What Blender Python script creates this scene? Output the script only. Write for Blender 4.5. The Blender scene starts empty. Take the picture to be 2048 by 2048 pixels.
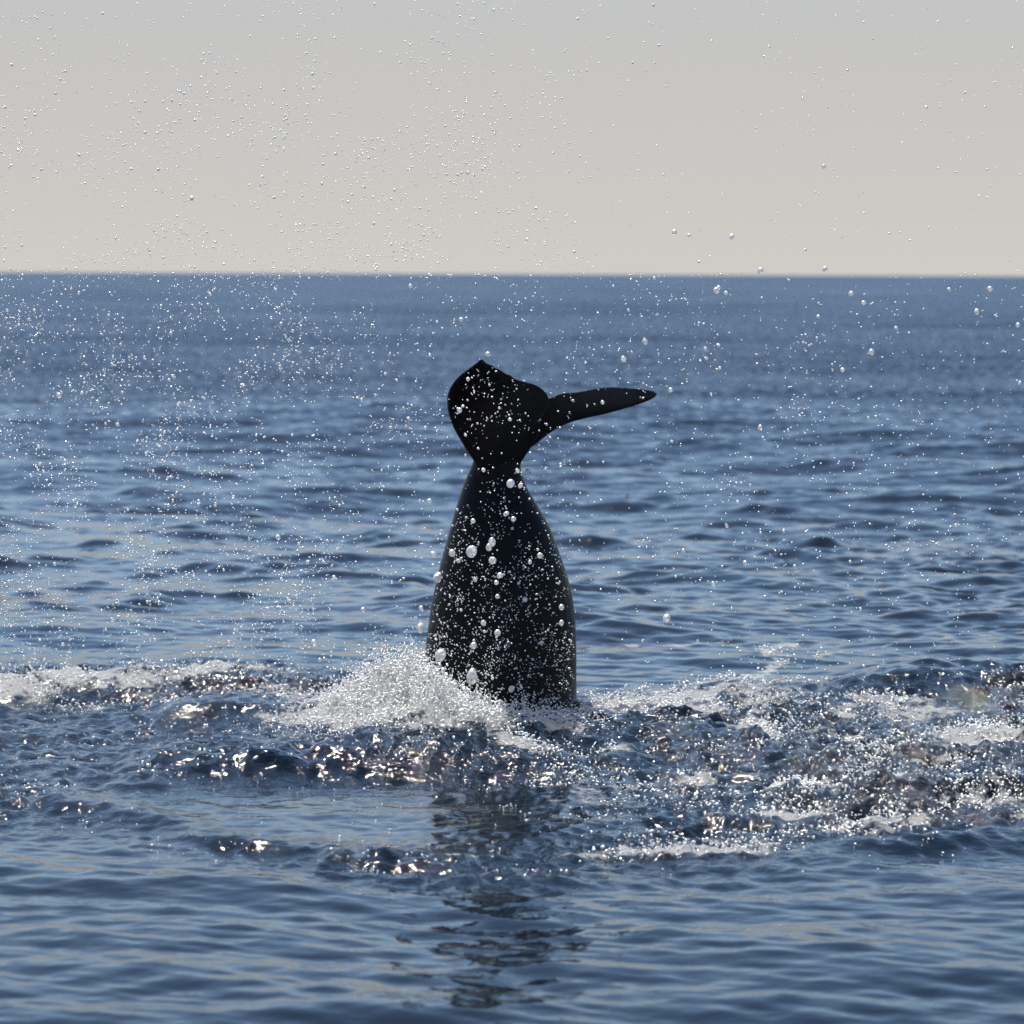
import bpy, math
import numpy as np
from mathutils import Vector, Matrix

# ------------------------------------------------------------------ camera, sky, sun, exposure
SC = bpy.context.scene
COL = SC.collection
CAM_H = 3.5          # eye height of somebody standing on a small boat
FPX = 7000.0         # focal length in pixels of the 2048 px photograph
TILT = math.atan((1024 - 548) / FPX)
ROLL = math.radians(0.23)
TAIL_Y = 28.4        # distance of the whale's tail

cam_d = bpy.data.cameras.new('camera')
cam = bpy.data.objects.new('camera', cam_d)
COL.objects.link(cam)
cam.location = (0, 0, CAM_H)
CAM_R = (Matrix.Rotation(math.pi / 2 - TILT, 3, 'X') @ Matrix.Rotation(ROLL, 3, 'Z'))
cam.rotation_euler = CAM_R.to_euler()
cam_d.sensor_width = 36
cam_d.lens = 36 * FPX / 2048
cam_d.clip_start = 0.5
cam_d.clip_end = 60000
cam_d.dof.use_dof = True
cam_d.dof.focus_distance = 25.2
cam_d.dof.aperture_fstop = (cam_d.lens / 1000) / 0.054
SC.camera = cam

SUN_EL = math.radians(60)
SUN_AZ = math.radians(-20)    # clockwise from straight ahead (+Y)
world = bpy.data.worlds.new('World')
SC.world = world
world.use_nodes = True
wn, wl = world.node_tree.nodes, world.node_tree.links
wn.clear()
w_out = wn.new('ShaderNodeOutputWorld')
w_bg = wn.new('ShaderNodeBackground')
w_sky = wn.new('ShaderNodeTexSky')
w_sky.sky_type = 'NISHITA'
w_sky.sun_disc = False
w_sky.sun_elevation = SUN_EL
w_sky.sun_rotation = SUN_AZ
w_sky.air_density = 1.0
w_sky.dust_density = 0.22
w_sky.ozone_density = 2.2
w_bg.inputs['Strength'].default_value = 0.072
# a low bank of grey-beige sea haze all round the horizon
w_tc = wn.new('ShaderNodeTexCoord')
w_sep = wn.new('ShaderNodeSeparateXYZ')
w_ramp = wn.new('ShaderNodeValToRGB')
w_ramp.color_ramp.interpolation = 'EASE'
e = w_ramp.color_ramp.elements
e[0].position = 0.07; e[0].color = (1, 1, 1, 1)
e[1].position = 0.145; e[1].color = (0, 0, 0, 1)
w_mix = wn.new('ShaderNodeMix'); w_mix.data_type = 'RGBA'
w_hz = wn.new('ShaderNodeValToRGB')
w_hz.color_ramp.elements[0].position = 0.0; w_hz.color_ramp.elements[0].color = (.425, .405, .378, 1)
w_hz.color_ramp.elements[1].position = 0.085; w_hz.color_ramp.elements[1].color = (.365, .368, .372, 1)
w_hs = wn.new('ShaderNodeVectorMath'); w_hs.operation = 'SCALE'; w_hs.inputs['Scale'].default_value = 10.28
wl.new(w_hz.outputs[0], w_hs.inputs[0])
wl.new(w_hs.outputs[0], w_mix.inputs['B'])
wl.new(w_tc.outputs['Generated'], w_sep.inputs[0])
wl.new(w_sep.outputs['Z'], w_ramp.inputs[0])
wl.new(w_sep.outputs['Z'], w_hz.inputs[0])
wl.new(w_ramp.outputs[0], w_mix.inputs['Factor'])
wl.new(w_sky.outputs[0], w_mix.inputs['A'])
wl.new(w_mix.outputs['Result'], w_bg.inputs['Color'])
wl.new(w_bg.outputs[0], w_out.inputs[0])

sun_d = bpy.data.lights.new('sun', 'SUN')
sun_d.energy = 5.0
sun_d.angle = math.radians(0.53)
sun_d.color = (1.0, 0.94, 0.86)
sun = bpy.data.objects.new('sun', sun_d)
COL.objects.link(sun)
S_DIR = Vector((math.sin(SUN_AZ) * math.cos(SUN_EL), math.cos(SUN_AZ) * math.cos(SUN_EL), math.sin(SUN_EL)))
sun.rotation_euler = S_DIR.to_track_quat('Z', 'Y').to_euler()
sun.location = (6, 60, 40)

SC.view_settings.view_transform = 'Standard'
SC.view_settings.look = 'None'
SC.view_settings.gamma = 1
SC.view_settings.exposure = 1.0

# ------------------------------------------------------------------ pixels to places
K = 2048 / 1932.0    # my notes are in pixels of a 1932 px view of the photograph


def ray(px, py):
    v = CAM_R @ Vector(((px - 1024) / FPX, (1024 - py) / FPX, -1))
    return v


def at(px, py, Y):
    """the point straight out at distance Y in the direction of a 2048-pixel"""
    v = ray(px, py)
    return Vector((0, 0, CAM_H)) + v * (Y / v.y)


RI = np.array(CAM_R.transposed())


def project(X, Y, Z):
    """places to 1932-pixels"""
    d = np.stack([X, Y, Z - CAM_H], 0)
    c = np.tensordot(RI, d, 1)
    w = np.minimum(c[2], -0.3)
    return (1024 - c[0] / w * FPX) / K, (1024 + c[1] / w * FPX) / K


# ------------------------------------------------------------------ noise
def _hash(ix, iy, seed):
    h = (ix.astype(np.int64) * 374761393 + iy.astype(np.int64) * 668265263 + seed * 974634777) & 0xFFFFFFFF
    h = ((h ^ (h >> 13)) * 1274126177) & 0xFFFFFFFF
    h = ((h ^ (h >> 16)) * 2246822519) & 0xFFFFFFFF
    return ((h ^ (h >> 15)) & 0xFFFFFF) / float(0xFFFFFF)


def gnoise(x, y, seed=0):
    ix, iy = np.floor(x), np.floor(y)
    fx, fy = x - ix, y - iy
    ux, uy = fx * fx * fx * (fx * (fx * 6 - 15) + 10), fy * fy * fy * (fy * (fy * 6 - 15) + 10)

    def g(dx, dy):
        a = _hash(ix + dx, iy + dy, seed) * 2 * math.pi
        return np.cos(a) * (fx - dx) + np.sin(a) * (fy - dy)
    a, b, c, d = g(0, 0), g(1, 0), g(0, 1), g(1, 1)
    return (a + (b - a) * ux) * (1 - uy) + (c + (d - c) * ux) * uy


def fbm(x, y, octv=4, seed=0, gain=0.5):
    s, a = 0, 1.0
    for o in range(octv):
        s = s + a * gnoise(x, y, seed + o * 17)
        x, y, a = x * 2.03 + 11.3, y * 2.03 + 5.7, a * gain
    return s


def sstep(a, b, x):
    t = np.clip((x - a) / (b - a), 0, 1)
    return t * t * (3 - 2 * t)


# ------------------------------------------------------------------ the sea's height, foam and roughness
rng = np.random.RandomState(7)
WAVES = []
for i in range(125):
    lam = 0.13 * (60 / 0.13) ** (i / 124.0) * rng.uniform(0.93, 1.07)
    ang = math.radians(78) + rng.normal(0, 0.6)
    slope = 0.019 if lam < 0.19 else 0.027 if lam < 0.5 else 0.018 if lam < 1.2 else (0.0105 if lam < 8 else 0.010)
    amp = slope * lam / (2 * math.pi)
    WAVES.append((lam, math.cos(ang), math.sin(ang), amp, rng.uniform(0, 6.283)))


def poly_dist(px, py, pts, sy):
    """distance (in 1932 px, vertical scaled by sy) to a polyline, signed vertical offset and height interpolant"""
    best = np.full(px.shape, 1e9)
    for (x0, y0), (x1, y1) in zip(pts[:-1], pts[1:]):
        dx, dy = x1 - x0, (y1 - y0) * sy
        t = np.clip(((px - x0) * dx + (py - y0) * sy * dy) / (dx * dx + dy * dy), 0, 1)
        best = np.minimum(best, np.hypot(px - x0 - t * dx, (py - y0) * sy - t * dy))
    return best


def line_y(px, pts):
    xs, ys = zip(*pts)
    return np.interp(px, xs, ys)


FRONT = [(-900, 1490), (-200, 1520), (0, 1532), (250, 1560), (420, 1595), (640, 1628), (900, 1637), (1150, 1637), (1400, 1625),
         (1560, 1606), (1750, 1588), (1932, 1574), (2300, 1560), (2900, 1540)]
BACK = [(-900, 1250), (0, 1240), (300, 1238), (560, 1258), (760, 1262), (1000, 1295), (1100, 1305), (1300, 1298), (1500, 1300), (1700, 1290),
        (1932, 1285), (2900, 1250)]


def ell(px, py, cx, cy, rx, ry, soft=1.0):
    r = np.hypot((px - cx) / rx, (py - cy) / ry)
    return 1 - sstep(1 - 0.5 * soft, 1 + 0.5 * soft, r)


def masks(X, Y):
    px, py = project(X, Y, np.zeros_like(X))
    wob = 22 * fbm(X * 0.9, Y * 0.5, 3, 5)
    pyw = py + wob
    fy, by = line_y(px, FRONT) + 14, line_y(px, BACK)
    inside = sstep(0, 26, fy - pyw) * sstep(-6, 40, pyw - by)
    inside = inside * sstep(12, 14, Y)
    slick = ell(px, py + 0.9 * wob, 610, 1556, 500, 66, 0.9)
    slick2 = ell(px, py + 0.4 * wob, 960, 1555, 240, 75, 1.0) * 0.6
    slick3 = ell(px, pyw, 120, 1470, 360, 45, 1.2) * 0.55
    slick4 = ell(px, pyw, 180, 1375, 320, 40, 1.0) * 0.35
    chop = inside * (1 - slick) * (1 - slick2) * (1 - slick3) * (1 - slick4)
    chop = chop * (0.72 + 0.28 * sstep(700, 1300, px)) * np.clip(0.75 + 1.3 * fbm(X * 0.55, Y * 0.32, 3, 44), 0.68, 1.15)
    chop = np.maximum(chop, 0.42 * inside * (1 - 0.8 * slick))
    band = 0.5 * np.exp(-((fy - 8 - py) / 42) ** 2) * sstep(12, 14, Y) * (1 - 0.5 * sstep(900, 1300, px))
    chop = np.maximum(chop, band * (1 - 0.6 * slick))
    # foam
    f = 0.42 * chop * sstep(820, 1050, px)
    f = np.maximum(f, 0.30 * chop)
    blobs = [(750, 1372, 220, 50, 1.0), (640, 1385, 120, 22, .75), (860, 1385, 150, 30, .85), (1000, 1378, 130, 22, .74), (1070, 1392, 60, 16, .6),
             (1240, 1340, 170, 34, .8), (1180, 1352, 90, 22, .9), (1420, 1330, 150, 34, .62), (1700, 1345, 170, 30, .62), (1860, 1390, 150, 22, .75),
             (1420, 1395, 70, 18, .85), (980, 1430, 90, 14, .7), (1180, 1430, 60, 10, .7), (1500, 1495, 70, 14, .8), (1670, 1500, 80, 16, .8),
             (1480, 1550, 110, 10, .75), (1300, 1470, 80, 12, .65), (1700, 1560, 160, 12, .65), (1250, 1616, 260, 9, .72), (880, 1622, 60, 6, .62),
             (1850, 1520, 130, 30, .6), (1100, 1500, 160, 50, .5), (130, 1310, 240, 20, .85), (420, 1300, 190, 18, .75), (40, 1325, 110, 24, .8), (330, 1312, 260, 12, .6),
             (200, 1345, 220, 8, .55), (470, 1330, 120, 16, .55), (560, 1345, 90, 20, .6), (120, 1505, 70, 6, .55), (560, 1376, 120, 12, .6)]
    for cx, cy, rx, ry, a in blobs:
        f = np.maximum(f, a * ell(px, pyw * 0.4 + py * 0.6, cx, cy, rx, ry, 1.5))
    trail = [(1500, 1206), (1455, 1222), (1440, 1238), (1470, 1255), (1425, 1282), (1360, 1297), (1290, 1305)]
    dd = poly_dist(px + 1.2 * wob, py, trail, 3.0)
    f = np.maximum(f, 0.66 * (1 - sstep(2, 46, dd)))
    for ln in ([(1180, 1208), (1300, 1212), (1380, 1206)], [(1540, 1248), (1620, 1228), (1690, 1220)], [(1780, 1206), (1932, 1196)]):
        f = np.maximum(f, 0.55 * (1 - sstep(2, 22, poly_dist(px, py, ln, 4.0))))
    return px, py, inside, chop, slick, f


def ridge(px, py, pts, h, wf, wb, d0, d1):
    """a wave crest along pixel-noted ground line: steep towards the viewer (wf), gentle behind (wb); tapering ends"""
    cy = line_y(px, pts)
    t = py - cy
    x0, x1 = pts[0][0], pts[-1][0]
    env = sstep(x0 - d0 * .2, x0 + d0, px) * (1 - sstep(x1 - d1, x1 + d1 * .2, px))
    prof = np.where(t > 0, np.exp(-(t / wf) ** 2), np.exp(-(t / wb) ** 2))
    return h * env * prof


def sea(X, Y, sp):
    """height of the water; sp is the grid spacing there (waves finer than it are left out)"""
    z = np.zeros_like(X)
    px, py, inside, chop, slick, foam = masks(X, Y)
    calm_fine = 1 - 0.66 * slick
    # gusty patches: how lively the ripples are
    gust = 0.8 + 0.55 * np.clip(fbm(X * 0.05, Y * 0.022, 3, 91) * 1.6, -0.8, 1)
    mid = sstep(30, 36, Y) * (1 - sstep(60, 90, Y))
    for lam, c, s, a, ph in WAVES:
        att = sstep(1.6, 3.5, lam / sp)
        if att.max() <= 0:
            continue
        k = 2 * math.pi / lam
        A = a * att * (1 - 0.5 * sstep(50, 120, Y))
        if lam < 2.5:
            A = A * gust * calm_fine * (1 + 0.5 * mid)
        elif lam < 9:
            A = A * (1 + 0.6 * mid) * (1 - 0.6 * slick)
        if lam > 5:
            A = A * (0.12 + 0.88 * sstep(32, 60, Y))
        z = z + A * np.sin(k * (c * X + s * Y) + ph)
    # sharpen the crests a little
    # churned water
    near = (Y > 12) & (Y < 48)
    xx, yy = X[near], Y[near]
    ch = chop[near]
    n1 = 1 - np.abs(fbm(xx * 1.3, yy * 0.9, 3, 21)) * 2.6
    n2 = 1 - np.abs(fbm(xx * 3.7, yy * 2.6, 3, 33)) * 2.6
    n3 = fbm(xx * 9.0, yy * 6.5, 2, 57)
    zz = ch * (0.058 * (n1 - n1.mean()) + 0.052 * (n2 - n2.mean()) + 0.030 * n3)
    p, q = px[near], py[near]
    rag = 1 + 0.35 * fbm(xx * 2.2, yy * 2.2, 3, 71)
    rag2 = 1 + 0.5 * fbm(xx * 2.6, yy * 3.0, 4, 171, 0.62)
    # the dark wall of water behind the slick
    zz = zz + ridge(p, q, [(195, 1492), (330, 1470), (600, 1452), (850, 1450), (1100, 1452)], 0.14, 15, 36, 130, 240) * rag2
    # foamy crest left
    zz = zz + ridge(p, q, [(-500, 1330), (0, 1326), (300, 1312), (650, 1320)], 0.17, 15, 30, 200, 260) * rag
    zz = zz + ridge(p, q, [(250, 1372), (450, 1362), (640, 1372), (900, 1400)], 0.14, 12, 26, 150, 150) * rag
    # dark swell right
    zz = zz + ridge(p, q, [(1560, 1306), (1700, 1300), (1850, 1300), (2300, 1320)], 0.19, 16, 30, 180, 260) * rag
    # outer edge of the disturbed water, left and right
    zz = zz + ridge(p, q, [(-500, 1500), (0, 1520), (120, 1530), (260, 1555), (420, 1580)], 0.058, 11, 20, 160, 150)
    zz = zz + ridge(p, q, [(300, 1590), (500, 1612), (700, 1632), (900, 1642)], 0.048, 11, 20, 120, 160)
    zz = zz + ridge(p, q, [(-600, 1640), (0, 1655), (300, 1680), (600, 1702), (800, 1708)], 0.07, 30, 30, 260, 300)
    zz = zz + ridge(p, q, [(1450, 1618), (1650, 1605), (1850, 1590), (2400, 1570)], 0.09, 16, 26, 300, 260)
    zz = zz + ridge(p, q, [(1500, 1532), (1700, 1520), (1850, 1510), (2300, 1500)], 0.10, 14, 22, 220, 220) * rag
    # the splash heaped against the tail
    heap = [(775, 1380, 120, 34, .17), (690, 1388, 110, 30, .09), (860, 1382, 80, 26, .10), (800, 1372, 40, 16, .08), (725, 1378, 34, 14, .06), (1010, 1398, 120, 22, .07), (1230, 1375, 150, 26, .10), (1425, 1412, 36, 14, .10),
            (1500, 1515, 50, 12, .08), (1670, 1520, 70, 14, .09), (1180, 1440, 50, 10, .06)]
    lump = 1 + 0.8 * fbm(xx * 3.6, yy * 2.4, 4, 13, 0.6)
    for cx, cy, rx, ry, h in heap:
        zz = zz + h * np.exp(-((p - cx) / rx) ** 2 - ((q - cy) / ry) ** 2) * lump
    # scattered crests on the open water behind
    z[near] += zz
    far = (Y > 32) & (Y < 120)
    xx, yy = X[far], Y[far]
    r = fbm(xx * 0.6, yy * 0.75, 3, 131)
    z[far] += 0.21 * np.maximum(r - 0.16, 0) * sstep(32, 37, yy) * (1 - sstep(60, 110, yy))
    return z, chop, slick, foam, (px, py)


# ------------------------------------------------------------------ materials
def new_mat(name):
    m = bpy.data.materials.new(name)
    m.use_nodes = True
    n, l = m.node_tree.nodes, m.node_tree.links
    n.clear()
    out = n.new('ShaderNodeOutputMaterial')
    return m, n, l, out


def mth(n, l, op, a, b=None, clamp=False):
    nd = n.new('ShaderNodeMath'); nd.operation = op; nd.use_clamp = clamp
    for i, v in enumerate((a, b)):
        if v is None:
            continue
        if isinstance(v, (int, float)):
            nd.inputs[i].default_value = v
        else:
            l.new(v, nd.inputs[i])
    return nd.outputs[0]


def tex_noise(n, l, co, scale, detail, rough=0.5, stretch=None):
    t = n.new('ShaderNodeTexNoise')
    t.inputs['Scale'].default_value = scale
    t.inputs['Detail'].default_value = detail
    t.inputs['Roughness'].default_value = rough
    if stretch:
        mp = n.new('ShaderNodeMapping'); mp.inputs['Scale'].default_value = stretch
        l.new(co, mp.inputs[0]); co = mp.outputs[0]
    l.new(co, t.inputs['Vector'])
    return t.outputs['Fac']


def water_material():
    m, n, l, out = new_mat('sea_water')
    geo = n.new('ShaderNodeNewGeometry')
    pos = geo.outputs['Position']
    at_c = n.new('ShaderNodeAttribute'); at_c.attribute_name = 'chop'
    at_f = n.new('ShaderNodeAttribute'); at_f.attribute_name = 'foam'
    at_l = n.new('ShaderNodeAttribute'); at_l.attribute_name = 'calm'
    chop, foam, calm = at_c.outputs['Fac'], at_f.outputs['Fac'], at_l.outputs['Fac']
    water = n.new('ShaderNodeBsdfPrincipled')
    water.inputs['Base Color'].default_value = (0.0020, 0.0060, 0.0115, 1)
    water.inputs['Roughness'].default_value = 0.035
    water.inputs['IOR'].default_value = 1.333
    rgh = mth(n, l, 'ADD', mth(n, l, 'MULTIPLY', chop, 0.02), 0.04)
    l.new(rgh, water.inputs['Roughness'])
    # fine ripples: in metres
    r_fine = tex_noise(n, l, pos, 7.0, 3.0, 0.5, (0.7, 1.0, 1.0))
    r_mid = tex_noise(n, l, pos, 2.2, 2.0, 0.5, (0.7, 1.0, 1.0))
    c_fine = tex_noise(n, l, pos, 28.0, 2.0, 0.6)
    h1 = mth(n, l, 'MULTIPLY', mth(n, l, 'MULTIPLY', r_fine, 0.008), mth(n, l, 'SUBTRACT', 1.0, mth(n, l, 'MULTIPLY', calm, 0.5)))
    h2 = mth(n, l, 'MULTIPLY', r_mid, 0.010)
    h3 = mth(n, l, 'MULTIPLY', mth(n, l, 'MULTIPLY', c_fine, chop), 0.021)
    hh = mth(n, l, 'ADD', mth(n, l, 'ADD', h1, h2), h3)
    bmp = n.new('ShaderNodeBump')
    bmp.inputs['Distance'].default_value = 1.0
    bmp.inputs['Strength'].default_value = 1.0
    l.new(hh, bmp.inputs['Height'])
    # beyond the reach of modelled waves: the slopes of countless small wind waves, faces steeper on this side
    nv = n.new('ShaderNodeTexNoise'); nv.inputs['Scale'].default_value = 3.5; nv.inputs['Detail'].default_value = 2.0
    l.new(pos, nv.inputs['Vector'])
    gv = n.new('ShaderNodeTexNoise'); gv.inputs['Scale'].default_value = 0.02; gv.inputs['Detail'].default_value = 3.0
    l.new(pos, gv.inputs['Vector'])
    sub = n.new('ShaderNodeVectorMath'); sub.operation = 'SUBTRACT'; sub.inputs[1].default_value = (0.5, 0.72, 0.5)
    l.new(nv.outputs['Color'], sub.inputs[0])
    sp = n.new('ShaderNodeSeparateXYZ'); l.new(pos, sp.inputs[0])
    far = n.new('ShaderNodeMapRange'); far.interpolation_type = 'SMOOTHSTEP'
    far.inputs['From Min'].default_value = 34; far.inputs['From Max'].default_value = 120
    l.new(sp.outputs['Y'], far.inputs['Value'])
    sc_ = n.new('ShaderNodeVectorMath'); sc_.operation = 'SCALE'
    l.new(sub.outputs[0], sc_.inputs[0])
    l.new(mth(n, l, 'MULTIPLY', far.outputs[0], mth(n, l, 'ADD', mth(n, l, 'MULTIPLY', gv.outputs['Fac'], 0.9), 0.45)), sc_.inputs['Scale'])
    flat = n.new('ShaderNodeVectorMath'); flat.operation = 'MULTIPLY'; flat.inputs[1].default_value = (1, 1, 0)
    l.new(sc_.outputs[0], flat.inputs[0])
    addv = n.new('ShaderNodeVectorMath'); addv.operation = 'ADD'
    l.new(bmp.outputs[0], addv.inputs[0]); l.new(flat.outputs[0], addv.inputs[1])
    nrm = n.new('ShaderNodeVectorMath'); nrm.operation = 'NORMALIZE'; l.new(addv.outputs[0], nrm.inputs[0])
    l.new(nrm.outputs[0], water.inputs['Normal'])
    # foam: streaks and lacework broken by noise
    fn1 = tex_noise(n, l, pos, 3.2, 6.0, 0.68, (0.8, 0.55, 1.0))
    fn2 = tex_noise(n, l, pos, 17.0, 4.0, 0.65, (0.8, 0.6, 1.0))
    fl = tex_noise(n, l, pos, 2.4, 3.0, 0.6, (0.6, 0.7, 1.0))
    lace = mth(n, l, 'SUBTRACT', 1.0, mth(n, l, 'MULTIPLY', mth(n, l, 'ABSOLUTE', mth(n, l, 'SUBTRACT', fl, 0.5)), 7.0), True)
    v = mth(n, l, 'ADD', mth(n, l, 'MULTIPLY', fn1, 0.60), mth(n, l, 'MULTIPLY', fn2, 0.34))
    v = mth(n, l, 'ADD', v, mth(n, l, 'MULTIPLY', lace, 0.13))
    mr = n.new('ShaderNodeMapRange'); mr.interpolation_type = 'SMOOTHSTEP'
    l.new(mth(n, l, 'ADD', v, mth(n, l, 'MULTIPLY', foam, 0.56)), mr.inputs['Value'])
    mr.inputs['From Min'].default_value = 0.83
    mr.inputs['From Max'].default_value = 0.97
    foam_b = n.new('ShaderNodeBsdfPrincipled')
    foam_b.inputs['Base Color'].default_value = (0.62, 0.64, 0.65, 1)
    foam_b.inputs['Roughness'].default_value = 0.35
    fb = n.new('ShaderNodeBump'); fb.inputs['Distance'].default_value = 0.06
    l.new(tex_noise(n, l, pos, 40.0, 4.0, 0.7), fb.inputs['Height'])
    l.new(fb.outputs[0], foam_b.inputs['Normal'])
    ftl = n.new('ShaderNodeBsdfTranslucent'); ftl.inputs[0].default_value = (0.75, 0.76, 0.76, 1)
    l.new(fb.outputs[0], ftl.inputs['Normal'])
    fmx = n.new('ShaderNodeMixShader'); fmx.inputs[0].default_value = 0.45
    l.new(foam_b.outputs[0], fmx.inputs[1]); l.new(ftl.outputs[0], fmx.inputs[2])
    mix = n.new('ShaderNodeMixShader')
    l.new(mth(n, l, 'MULTIPLY', mr.outputs[0], 0.85), mix.inputs[0])
    l.new(water.outputs[0], mix.inputs[1]); l.new(fmx.outputs[0], mix.inputs[2])
    l.new(mix.outputs[0], out.inputs[0])
    return m


def drop_material(name, clear):
    m, n, l, out = new_mat(name)
    tr = n.new('ShaderNodeBsdfTransparent')
    tl = n.new('ShaderNodeBsdfTranslucent'); tl.inputs[0].default_value = (1, 1, 1, 1)
    df = n.new('ShaderNodeBsdfDiffuse'); df.inputs[0].default_value = (0.9, 0.9, 0.9, 1)
    gl = n.new('ShaderNodeBsdfGlossy'); gl.inputs['Roughness'].default_value = 0.42
    gl.inputs['Color'].default_value = (0.9, 0.9, 0.9, 1)
    milk = n.new('ShaderNodeMixShader'); milk.inputs[0].default_value = 0.35
    l.new(tl.outputs[0], milk.inputs[1]); l.new(df.outputs[0], milk.inputs[2])
    if clear:
        gb = n.new('ShaderNodeBsdfGlass'); gb.inputs['IOR'].default_value = 1.2233; gb.inputs['Roughness'].default_value = 0.02
        bub = n.new('ShaderNodeTexNoise'); bub.inputs['Scale'].default_value = 2.6; bub.inputs['Detail'].default_value = 3
        tc = n.new('ShaderNodeTexCoord'); l.new(tc.outputs['Object'], bub.inputs['Vector'])
        mr = n.new('ShaderNodeMapRange'); l.new(bub.outputs[0], mr.inputs[0])
        mr.inputs['From Min'].default_value = 0.36; mr.inputs['From Max'].default_value = 0.54
        mr.inputs['To Min'].default_value = 0.0; mr.inputs['To Max'].default_value = 0.95
        m0 = n.new('ShaderNodeMixShader'); l.new(mr.outputs[0], m0.inputs[0])
        l.new(gb.outputs[0], m0.inputs[1]); l.new(milk.outputs[0], m0.inputs[2])
        body = m0
    else:
        body = n.new('ShaderNodeMixShader'); body.inputs[0].default_value = 0.45
        l.new(tr.outputs[0], body.inputs[1]); l.new(milk.outputs[0], body.inputs[2])
    fr = n.new('ShaderNodeFresnel'); fr.inputs[0].default_value = 1.5
    top = n.new('ShaderNodeMixShader'); l.new(mth(n, l, 'MAXIMUM', fr.outputs[0], 0.3 if clear else 0.65), top.inputs[0])
    l.new(body.outputs[0], top.inputs[1]); l.new(gl.outputs[0], top.inputs[2])
    l.new(top.outputs[0], out.inputs[0])
    return m


def whale_material():
    m, n, l, out = new_mat('wet_whale_skin')
    b = n.new('ShaderNodeBsdfPrincipled')
    geo = n.new('ShaderNodeNewGeometry')
    nz = tex_noise(n, l, geo.outputs['Position'], 4.0, 6.0, 0.6)
    cr = n.new('ShaderNodeValToRGB')
    cr.color_ramp.elements[0].color = (0.004, 0.004, 0.005, 1)
    cr.color_ramp.elements[1].color = (0.009, 0.009, 0.011, 1)
    l.new(nz, cr.inputs[0]); l.new(cr.outputs[0], b.inputs['Base Color'])
    b.inputs['Roughness'].default_value = 0.28
    b.inputs['IOR'].default_value = 1.22
    bp = n.new('ShaderNodeBump'); bp.inputs['Distance'].default_value = 0.004
    l.new(tex_noise(n, l, geo.outputs['Position'], 60.0, 4.0, 0.6), bp.inputs['Height'])
    l.new(bp.outputs[0], b.inputs['Normal'])
    l.new(b.outputs[0], out.inputs[0])
    return m


M_WATER = water_material()
M_SPRAY = drop_material('spray_drops', False)
M_DROP = drop_material('clear_drops', True)
M_WHALE = whale_material()


def tag(o, label=None, cat=None, group=None, kind=None):
    for k, v in (('label', label), ('category', cat), ('group', group), ('kind', kind)):
        if v:
            o[k] = v
    return o


def np_mesh(name, verts, faces, mat, smooth=True):
    """faces: (n,k) array"""
    me = bpy.data.meshes.new(name)
    nf, k = faces.shape
    me.vertices.add(len(verts)); me.vertices.foreach_set('co', np.ascontiguousarray(verts, dtype=np.float32).ravel())
    me.loops.add(nf * k); me.loops.foreach_set('vertex_index', np.ascontiguousarray(faces, dtype=np.int32).ravel())
    me.polygons.add(nf); me.polygons.foreach_set('loop_start', np.arange(0, nf * k, k, dtype=np.int32))
    me.update(calc_edges=True)
    if smooth:
        me.polygons.foreach_set('use_smooth', np.ones(nf, dtype=bool))
    me.materials.append(mat)
    o = bpy.data.objects.new(name, me)
    COL.objects.link(o)
    return o


# ------------------------------------------------------------------ the sea
rows = [-400, -150, -60, -25, -10, -4, 0, 3, 6, 8, 10, 11.5, 12.6, 13.4, 14.0]
d = 14.0
while d < 25000:
    d += 0.028 if d < 22 else 0.040 if d < 30 else 0.040 * (d / 30.0) ** 2
    rows.append(d)
rows = np.array(rows)
NS = 235
core = np.linspace(-1, 1, 2 * NS + 1)
ext = [1.03, 1.08, 1.16, 1.3, 1.6, 2.2, 3.5, 6, 12, 25]
cols = np.concatenate([-np.array(ext[::-1]), core, np.array(ext)])
wid = np.maximum(0.158 * rows + 1.6, 3.6)
GX = wid[:, None] * cols[None, :]
GY = np.repeat(rows[:, None], len(cols), 1)
dr = np.gradient(rows)[:, None]
dc = np.abs(np.gradient(cols))[None, :] * wid[:, None]
SP = np.maximum(np.repeat(dr, len(cols), 1) * np.where(GY > 40, 0.8, 1.0), dc)
GZ, CH, SL, FO, _ = sea(GX, GY, SP)
V = np.stack([GX, GY, GZ], -1).reshape(-1, 3)
nr, nc = GX.shape
idx = np.arange(nr * nc).reshape(nr, nc)
F = np.stack([idx[:-1, :-1], idx[:-1, 1:], idx[1:, 1:], idx[1:, :-1]], -1).reshape(-1, 4)
sea_o = np_mesh('sea', V, F, M_WATER)
tag(sea_o, kind='structure')
for nm, arr in (('chop', CH), ('foam', FO), ('calm', SL)):
    at_ = sea_o.data.attributes.new(nm, 'FLOAT', 'POINT')
    at_.data.foreach_set('value', np.ascontiguousarray(arr, dtype=np.float32).ravel())


# ------------------------------------------------------------------ the whale's tail
def catmull(pts, n):
    pts = np.array(pts, float)
    P = np.vstack([2 * pts[0] - pts[1], pts, 2 * pts[-1] - pts[-2]])
    L = np.r_[0, np.cumsum(np.linalg.norm(np.diff(pts[:, :2], axis=0), axis=1))]
    out = []
    for s in np.linspace(0, L[-1], n):
        i = min(np.searchsorted(L, s, 'right') - 1, len(pts) - 2)
        t = (s - L[i]) / max(L[i + 1] - L[i], 1e-9)
        p0, p1, p2, p3 = P[i:i + 4]
        out.append(0.5 * (2 * p1 + (p2 - p0) * t + (2 * p0 - 5 * p1 + 4 * p2 - p3) * t * t + (3 * p1 - p0 - 3 * p2 + p3) * t ** 3))
    return np.array(out)


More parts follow.
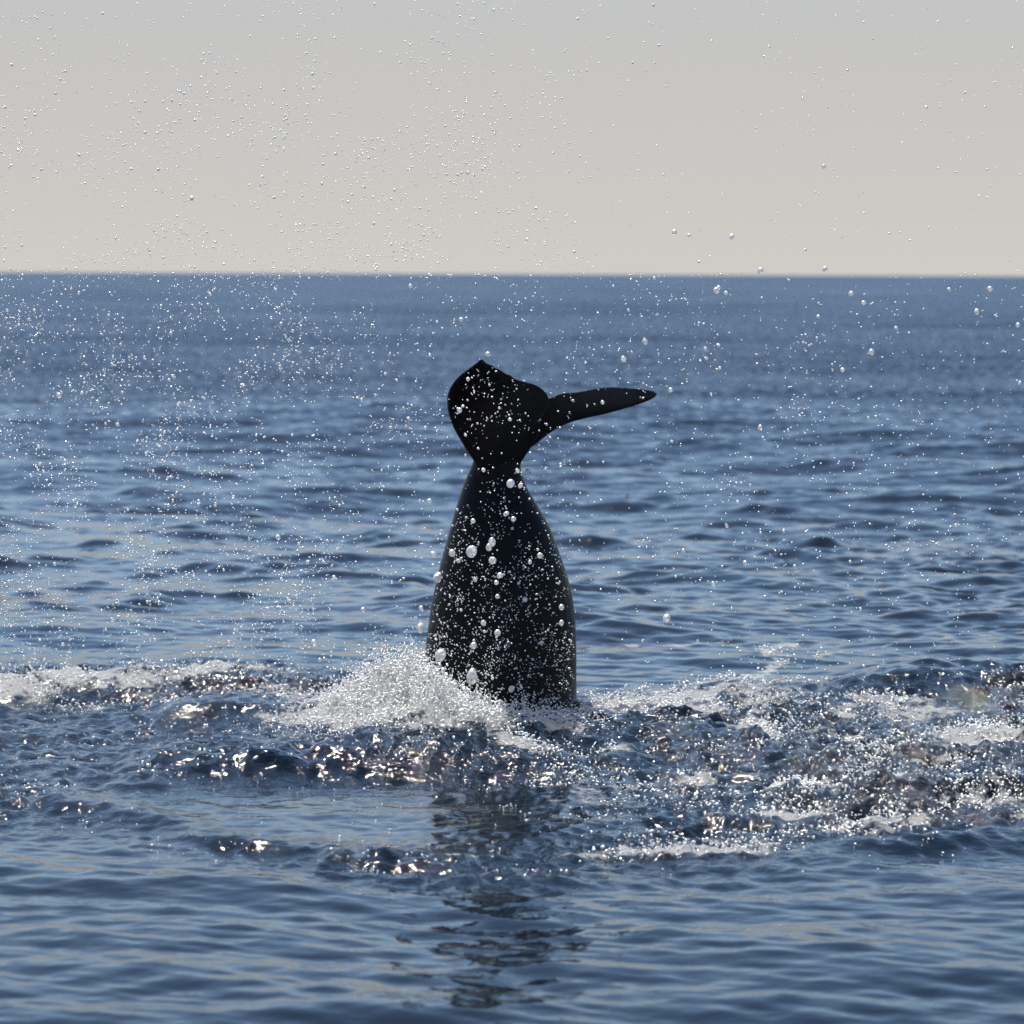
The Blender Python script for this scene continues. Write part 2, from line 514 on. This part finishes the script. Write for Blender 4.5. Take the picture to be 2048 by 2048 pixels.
def build_whale():
    verts, faces = [], []
    # stock: rows of (py, left, right, depth ratio)
    L = [(880, 958), (905, 950), (926, 945), (948, 935), (970, 926), (1028, 908), (1080, 894), (1135, 879), (1187, 867), (1240, 858), (1313, 849), (1390, 843), (1480, 838), (1700, 826)]
    Rr = [(880, 1034), (905, 1036), (926, 1040), (948, 1045), (970, 1052), (1008, 1074), (1051, 1099), (1095, 1116), (1144, 1133), (1190, 1145), (1240, 1151), (1313, 1153), (1390, 1153), (1480, 1155), (1700, 1165)]
    ys = np.concatenate([np.linspace(880, 1400, 40), np.linspace(1420, 1700, 8)])
    ly, lx = zip(*L); ry, rx = zip(*Rr)
    NA = 40
    for py in ys:
        a, b = np.interp(py, ly, lx), np.interp(py, ry, rx)
        A, B = at(a, py, TAIL_Y), at(b, py, TAIL_Y)
        c, hw = (A + B) / 2, (B.x - A.x) / 2
        hd = hw * np.interp(py, [880, 1000, 1250, 1700], [0.75, 0.72, 0.78, 0.85])
        for k in range(NA):
            t = 2 * math.pi * k / NA
            # slightly keeled section
            ct, st = math.cos(t), math.sin(t)
            e_ = 0.92
            x = math.copysign(abs(ct) ** (1 / e_), ct) * hw
            y = math.copysign(abs(st) ** (1 / e_), st) * hd
            verts.append((c.x + x, c.y + y, c.z))
    nrw = len(ys)
    for i in range(nrw - 1):
        for k in range(NA):
            faces.append((i * NA + k, (i + 1) * NA + k, (i + 1) * NA + (k + 1) % NA, i * NA + (k + 1) % NA))
    faces.append(tuple(range(NA)))
    faces.append(tuple((nrw - 1) * NA + k for k in range(NA - 1, -1, -1)))

    # flukes: leading and trailing edges (px, py, metres nearer (-) or farther (+) than the stock)
    def fluke(lead, trail, troot, ttip, nudge):
        n_ = 46
        le, te = catmull(lead, n_), catmull(trail, n_)
        base = len(verts)
        NC = 18
        pts_l = [np.array(at(p[0], p[1], TAIL_Y + p[2])) for p in le]
        pts_t = [np.array(at(p[0], p[1], TAIL_Y + p[2])) for p in te]
        for i in range(n_):
            s = i / (n_ - 1)
            a, b = pts_l[i], pts_t[i]
            ch = b - a
            i0, i1 = max(i - 1, 0), min(i + 1, n_ - 1)
            span = (pts_l[i1] + pts_t[i1]) - (pts_l[i0] + pts_t[i0])
            nn = np.cross(ch, span); nn = nn / (np.linalg.norm(nn) + 1e-9)
            if nn[1] > 0:
                nn = -nn
            th = (troot + (ttip - troot) * s ** 0.75)
            ring = []
            for k in range(2 * NC):
                if k < NC:
                    u = k / NC; sg = 1
                else:
                    u = 1 - (k - NC) / NC; sg = -1
                uu = 0.5 - 0.5 * math.cos(math.pi * u)
                # aerofoil: blunt in front, thin behind
                pr = 2.6 * (0.2969 * math.sqrt(uu) - 0.126 * uu - 0.3516 * uu ** 2 + 0.2843 * uu ** 3 - 0.1015 * uu ** 4) + 0.12
                if k == 0 or k == NC:
                    pr = 0.0
                ring.append(a + ch * uu + nn * (sg * pr * th * 0.5) )
            verts.extend(tuple(p) for p in ring)
        R_ = 2 * NC
        for i in range(n_ - 1):
            for k in range(R_):
                faces.append((base + i * R_ + k, base + i * R_ + (k + 1) % R_, base + (i + 1) * R_ + (k + 1) % R_, base + (i + 1) * R_ + k))
        faces.append(tuple(base + k for k in range(R_ - 1, -1, -1)))
        faces.append(tuple(base + (n_ - 1) * R_ + k for k in range(R_)))

    # near fluke: comes towards the viewer, its tip curling up
    fluke([(996, 985, -.02), (972, 962, -.10), (948, 926, -.20), (925, 888, -.34), (904, 850, -.52), (894, 812, -.72), (897, 783, -.92), (914, 757, -1.10), (938, 738, -1.24), (959, 722, -1.34)],
          [(1076, 866, .02), (1082, 836, -.04), (1097, 806, -.14), (1094, 787, -.26), (1075, 771, -.44), (1048, 763, -.62), (1030, 757, -.78), (1023, 751, -.84), (1012, 747, -.94), (1002, 740, -1.02), (990, 735, -1.12), (984, 730, -1.18), (975, 727, -1.26), (966, 719, -1.34)], 0.30, 0.05, 0)
    # far fluke: leads away to the right
    fluke([(996, 975, .00), (1018, 945, .02), (1040, 912, .06), (1066, 892, .14), (1098, 866, .24), (1128, 849, .36), (1165, 838, .52), (1215, 827, .74), (1268, 812, .98), (1300, 800, 1.12), (1312, 791, 1.18)],
          [(950, 905, .00), (970, 862, .00), (1010, 820, .02), (1060, 806, .06), (1092, 798, .14), (1122, 787, .26), (1160, 783, .44), (1210, 774, .70), (1262, 776, .96), (1300, 780, 1.12), (1313, 785, 1.18)], 0.30, 0.08, 0)
    me = bpy.data.meshes.new('whale_tail')
    me.from_pydata([tuple(float(q) for q in v) for v in verts], [], faces)
    me.update()
    tmp = bpy.data.objects.new('whale_tail', me)
    COL.objects.link(tmp)
    rm = tmp.modifiers.new('r', 'REMESH'); rm.mode = 'VOXEL'; rm.voxel_size = 0.008
    sm = tmp.modifiers.new('s', 'SMOOTH'); sm.factor = 0.5; sm.iterations = 5
    dg = bpy.context.evaluated_depsgraph_get()
    me2 = bpy.data.meshes.new_from_object(tmp.evaluated_get(dg))
    bpy.data.objects.remove(tmp)
    me2.name = 'whale_tail'
    # blend the roots of the flukes into the stock
    t2 = bpy.data.objects.new('whale_blend', me2); COL.objects.link(t2)
    co = np.empty(len(me2.vertices) * 3, np.float32); me2.vertices.foreach_get('co', co); co = co.reshape(-1, 3)
    zc = at(1000, 945, TAIL_Y).z
    wgt = np.exp(-((co[:, 2] - zc) / 0.16) ** 4)
    vg = t2.vertex_groups.new(name='blend')
    for lv in np.arange(0.1, 1.01, 0.1):
        sel = np.nonzero((wgt > lv - 0.05) & (wgt <= lv + 0.05))[0]
        if len(sel):
            vg.add([int(q) for q in sel], float(lv), 'REPLACE')
    s2 = t2.modifiers.new('s', 'SMOOTH'); s2.factor = 0.5; s2.iterations = 70; s2.vertex_group = 'blend'
    dg = bpy.context.evaluated_depsgraph_get()
    me3 = bpy.data.meshes.new_from_object(t2.evaluated_get(dg))
    bpy.data.objects.remove(t2)
    me2 = me3
    me2.name = 'whale_tail'
    me2.polygons.foreach_set('use_smooth', np.ones(len(me2.polygons), dtype=bool))
    me2.materials.clear(); me2.materials.append(M_WHALE)
    o = bpy.data.objects.new('whale_tail', me2)
    COL.objects.link(o)
    tag(o, 'black whale tail with spread flukes raised upright out of the churned sea', 'whale')
    return o


whale = build_whale()

# ------------------------------------------------------------------ drops
g5 = (1 + 5 ** 0.5) / 2
ICO = np.array([(-1, g5, 0), (1, g5, 0), (-1, -g5, 0), (1, -g5, 0), (0, -1, g5), (0, 1, g5), (0, -1, -g5), (0, 1, -g5), (g5, 0, -1), (g5, 0, 1), (-g5, 0, -1), (-g5, 0, 1)], float)
ICO /= np.linalg.norm(ICO[0])
ICO_F = np.array([(0, 11, 5), (0, 5, 1), (0, 1, 7), (0, 7, 10), (0, 10, 11), (1, 5, 9), (5, 11, 4), (11, 10, 2), (10, 7, 6), (7, 1, 8), (3, 9, 4), (3, 4, 2), (3, 2, 6), (3, 6, 8), (3, 8, 9),
                  (4, 9, 5), (2, 4, 11), (6, 2, 10), (8, 6, 7), (9, 8, 1)])


def subdiv(v, f):
    v = [tuple(p) for p in v]; cache = {}; nf = []

    def mid(a, b):
        k = (min(a, b), max(a, b))
        if k not in cache:
            p = (np.array(v[a]) + np.array(v[b])) / 2
            v.append(tuple(p / np.linalg.norm(p))); cache[k] = len(v) - 1
        return cache[k]
    for a, b, c in f:
        ab, bc, ca = mid(a, b), mid(b, c), mid(c, a)
        nf += [(a, ab, ca), (b, bc, ab), (c, ca, bc), (ab, bc, ca)]
    return np.array(v), np.array(nf)


ICO2, ICO2_F = subdiv(ICO, ICO_F)
ICO3, ICO3_F = subdiv(ICO2, ICO2_F)


def drop_cloud(name, P, R, mat, rs, stretch=0.35):
    N = len(P)
    q = rs.normal(size=(N, 3)); q /= np.linalg.norm(q, axis=1, keepdims=True)
    s = 1 + np.abs(rs.normal(0, stretch, N))
    base = np.repeat((ICO * 1.12)[None], N, 0)
    dots = np.einsum('nij,nj->ni', base, q)
    vv = base + (s - 1)[:, None, None] * dots[:, :, None] * q[:, None, :]
    vv = vv * R[:, None, None] + P[:, None, :]
    ff = ICO_F[None] + (np.arange(N) * 12)[:, None, None]
    return np_mesh(name, vv.reshape(-1, 3), ff.reshape(-1, 3), mat)


rs = np.random.RandomState(23)
MPP = TAIL_Y / FPX       # metres per 2048-pixel at the tail


def tail_zone(px, py):
    ly = [722, 800, 926, 1028, 1135, 1240, 1340, 1430]
    l_ = np.interp(py, ly, [960, 893, 945, 908, 879, 858, 847, 843])
    r_ = np.interp(py, [722, 790, 912, 970, 1051, 1144, 1240, 1430], [970, 1095, 1038, 1052, 1099, 1133, 1151, 1153])
    return (px > l_ + 3) & (px < r_ - 3) & (py > 722) & (py < 1430)


def scatter(n, dens, x0, x1, y0, y1):
    X, Y = [], []
    while len(X) < n:
        x = rs.uniform(x0, x1, 4000); y = rs.uniform(y0, y1, 4000)
        k = rs.uniform(0, 1, 4000) < dens(x, y)
        X.extend(x[k]); Y.extend(y[k])
    return np.array(X[:n]), np.array(Y[:n])


def clump(x, y, s, seed):
    return np.clip(0.5 + 1.3 * fbm(x / s, y / s, 3, seed), 0.05, 1.2)


def d_sky(x, y):
    left = 1 - sstep(900, 1300, x)
    a = 0.10 + 0.9 * left * (0.35 + 0.65 * sstep(0, 350, y))
    a = a + 0.5 * np.exp(-((x - 760) / 230) ** 2 - ((y - 390) / 130) ** 2)
    return a * clump(x, y, 170, 3) * 0.75


def d_sea(x, y):
    left = 1 - sstep(500, 900, x)
    a = 0.32 + 0.62 * left
    a = a * (1 - 0.45 * sstep(1000, 1300, y) * sstep(600, 1200, x))
    a = a * (1 - 0.5 * sstep(1500, 2048, x))
    return a * clump(x, y, 130, 8) * 0.85


def d_tail(x, y):
    return (0.10 + 0.9 * sstep(880, 1400, y) ** 1.2) * tail_zone(x, y) * clump(x, y, 60, 4)


parts = []
for n, den, bx in ((4200, d_sky, (-60, 2108, -40, 560)), (9500, d_sea, (-60, 2108, 545, 1340)), (2300, d_tail, (840, 1160, 720, 1440))):
    X, Y = scatter(n, den, *bx)
    R = np.exp(rs.normal(math.log(1.08), 0.40, n))
    if den is d_sky:
        R *= 0.8
    parts.append((X, Y, np.clip(np.where(den is d_tail, 0.72, 1.0) * R, 0.45, 3.4), den is d_tail))
AX = np.concatenate([p[0] for p in parts]); AY = np.concatenate([p[1] for p in parts]); AR = np.concatenate([p[2] for p in parts])
front = np.concatenate([np.full(len(p[0]), p[3]) for p in parts])
AD = np.where(front, TAIL_Y - rs.uniform(1.5, 2.5, len(AX)), TAIL_Y + rs.uniform(-1.9, 1.6, len(AX)))
inz = tail_zone(AX, AY) & ~front
AD[inz] = TAIL_Y - rs.uniform(1.5, 2.5, inz.sum())

HAND = [(943, 1103, 11), (984, 1084, 7), (977, 1096, 6), (904, 1106, 6.5), (985, 1121, 8), (1013, 1027, 6), (1027, 1038, 5.5), (946, 1042, 5), (1055, 943, 6.5), (1036, 942, 4),
        (1021, 967, 8), (1041, 971, 4.5), (967, 940, 4), (936, 758, 4), (919, 821, 5), (1020, 839, 4), (931, 870, 3.2), (1205, 805, 4), (1080, 1111, 6), (1060, 1124, 4), (1000, 1150, 6), (993, 1165, 5),
        (950, 1159, 4), (995, 1193, 4.7), (1050, 1199, 5), (1123, 1214, 5.5), (917, 1122, 4), (859, 1002, 5), (867, 1109, 5.5), (874, 1157, 9), (842, 1216, 4.5), (1333, 1236, 7), (1255, 992, 5),
        (976, 708, 5), (1247, 718, 5.5), (1290, 683, 5.5), (881, 1310, 11), (947, 1291, 6.5), (995, 1266, 6.5), (967, 1246, 5.5), (1083, 1285, 4.3), (1123, 1246, 5), (943, 1354, 11), (1023, 1378, 6),
        (841, 1256, 8), (1433, 581, 6.5), (1437, 576, 4.5), (1452, 586, 4.2), (1980, 578, 5.5), (1702, 587, 4.8), (1728, 605, 4.5), (1954, 624, 5), (922, 639, 5), (821, 572, 4), (1349, 464, 5), (1464, 473, 5), (1378, 471, 4),
        (1521, 541, 6), (1650, 538, 5), (1648, 333, 4), (1853, 215, 3.6), (936, 346, 3.5), (384, 397, 3.6), (668, 1155, 4.5), (556, 1075, 5.2), (628, 1286, 6.5), (1743, 704, 5.5), (1685, 740, 5), (1437, 690, 4), (1520, 855, 4.5),
        (1341, 780, 4.5), (1490, 1126, 4.4), (1426, 1168, 4), (1898, 579, 3.8), (2036, 650, 4.5), (1792, 656, 4), (1367, 1102, 4), (118, 791, 5), (164, 786, 3.5), (130, 922, 3.5), (342, 666, 3.4), (224, 728, 3), (225, 1240, 3.6), (726, 1220, 4.5)]
HX, HY, HR = (np.array(c, float) for c in zip(*HAND))
big = np.argsort(-AR)[:300 - len(HAND)]
rest = np.ones(len(AX), bool); rest[big] = False


def pos3(x, y, dd):
    return np.array([tuple(at(float(a), float(b), float(c))) for a, b, c in zip(x, y, dd)])


# individual drops (the 300 largest)
variants = []
for k in range(7):
    v = ICO3.copy()
    lump = 0.10 if k < 3 else (0.22 if k < 5 else 0.38)
    ax = rs.normal(size=(4, 3)); ax /= np.linalg.norm(ax, axis=1, keepdims=True)
    r = np.ones(len(v))
    for a in ax:
        r += lump * rs.uniform(-0.4, 1) * np.maximum(v @ a, 0) ** (2 if k < 5 else 4)
    r /= r.mean()
    v = v * r[:, None] * np.array([1, 1, [1.0, 1.08, .94, 1.15, .9, .8, 1.2][k]])
    me = bpy.data.meshes.new('water_drop')
    me.from_pydata([tuple(p) for p in v], [], [tuple(int(i) for i in f) for f in ICO3_F])
    me.polygons.foreach_set('use_smooth', np.ones(len(me.polygons), dtype=bool))
    me.materials.append(M_DROP)
    variants.append(me)
IX = np.concatenate([HX, AX[big]]); IY = np.concatenate([HY, AY[big]]); IR = np.concatenate([HR, AR[big]])
HD = np.where(tail_zone(HX, HY), TAIL_Y - 2.2, TAIL_Y - 0.3 + rs.uniform(-.6, .6, len(HX)))
ID = np.concatenate([HD, AD[big]])
IP = pos3(IX, IY, ID)
for i in range(len(IX)):
    r = IR[i] * MPP * (ID[i] / TAIL_Y)
    round_ = rs.uniform() < 0.6 or IR[i] < 3
    o = bpy.data.objects.new('water_drop', variants[rs.randint(0, 3) if round_ else rs.randint(3, 7)])
    COL.objects.link(o)
    o.location = IP[i]
    st = rs.uniform(0.9, 1.25)
    o.scale = (r, r, r * st)
    o.rotation_euler = (rs.uniform(-.5, .5), rs.uniform(-.7, .7), rs.uniform(0, 6.28))
    size = 'big' if IR[i] >= 5 else 'middling' if IR[i] >= 3.4 else 'small'
    shape = 'round' if round_ else 'lumpy'
    if tail_zone(IX[i], IY[i]):
        where = 'in front of the black flukes' if IY[i] < 930 else 'in front of the black tail stock'
    elif IY[i] < 546:
        where = 'against the pale sky above the horizon'
    elif IY[i] > 1180:
        where = 'low over the water, just above the churned foam'
    else:
        where = 'over the open blue sea beside the tail'
    lab = '%s %s water drop in the air %s' % (size, shape, where)
    g = '%s %s drops %s' % (size, shape, where)
    if i == 0:
        lab, g = 'largest round water drop, before the middle of the black tail stock', None
    tag(o, lab, 'water drop', g)

# the fine spray in the air: far too many to count
SPX = pos3(AX[rest], AY[rest], AD[rest])
o = drop_cloud('airborne_spray', SPX, AR[rest] * MPP * AD[rest] / TAIL_Y, M_SPRAY, rs)
tag(o, 'fine sparkling spray of tiny drops hanging in the air round the tail', 'spray', kind='stuff')


# thrown water over the churned sea and the splash heaped on the tail
def surf_scatter(n, region, power, hscale, rmed, name, label):
    x0, x1, y0, y1 = region
    XX, YY, HH = [], [], []
    tot = 0
    while tot < n:
        px = rs.uniform(x0, x1, 20000) ; py = rs.uniform(y0, y1, 20000)
        v = [ray(a * K, b * K) for a, b in zip(px, py)]
        v = np.array([tuple(q) for q in v])
        t = -CAM_H / v[:, 2]
        X, Y = v[:, 0] * t, v[:, 1] * t
        z, ch, sl, fo, _ = sea(X, Y, np.full(X.shape, 0.2))
        lace = np.clip(0.45 + 1.5 * fbm(X * 1.6, Y * 0.8, 4, 77), 0, 1.3)
        k = rs.uniform(0, 1, len(X)) < (fo ** power) * lace
        XX.append(X[k]); YY.append(Y[k])
        HH.append(z[k] + np.abs(rs.normal(0, 1, k.sum())) * hscale * fo[k])
        tot += k.sum()
    X, Y, H = (np.concatenate(q)[:n] for q in (XX, YY, HH))
    R = np.clip(np.exp(rs.normal(math.log(rmed), 0.4, n)), 0.5, 3.2) * MPP
    oo = drop_cloud(name, np.stack([X, Y, H], 1), R, M_SPRAY, rs, 0.6)
    tag(oo, label, 'spray', kind='stuff')


surf_scatter(15000, (-40, 1980, 1240, 1660), 1.9, 0.05, 1.05, 'low_spray_glints', 'low spray and bubbles over the churned water, with drops standing in for sun glints')  # low spray; its pale drops also stand in for sun glints on the chop

# the heap of white water
n = 9500
hx = np.concatenate([rs.normal(775, 80, n // 2), rs.normal(700, 110, n // 4), rs.normal(930, 110, n - n // 2 - n // 4)])
hb = np.concatenate([rs.normal(1372, 20, n // 2), rs.normal(1385, 14, n // 4), rs.normal(1388, 10, n - n // 2 - n // 4)])
v = np.array([tuple(ray(a * K, b * K)) for a, b in zip(hx, hb)])
t = -CAM_H / v[:, 2]
X, Y = v[:, 0] * t, v[:, 1] * t
z, *_ = sea(X, Y, np.full(X.shape, 0.2))
cc = 0.55 + 1.1 * np.clip(0.5 + 1.2 * fbm(X * 4.5, Y * 3.0, 3, 211), 0, 1.2)
H = z + cc * np.abs(rs.normal(0, 0.075, n)) * np.where(np.arange(n) < n // 2, 1.25, 0.8)
R = np.clip(np.exp(rs.normal(math.log(0.95), 0.42, n)), 0.45, 4) * MPP
o = drop_cloud('splash', np.stack([X, Y, H], 1), R, M_SPRAY, rs, 0.7)
tag(o, 'white splash of water thrown up against the foot of the whale tail', 'splash', kind='stuff')
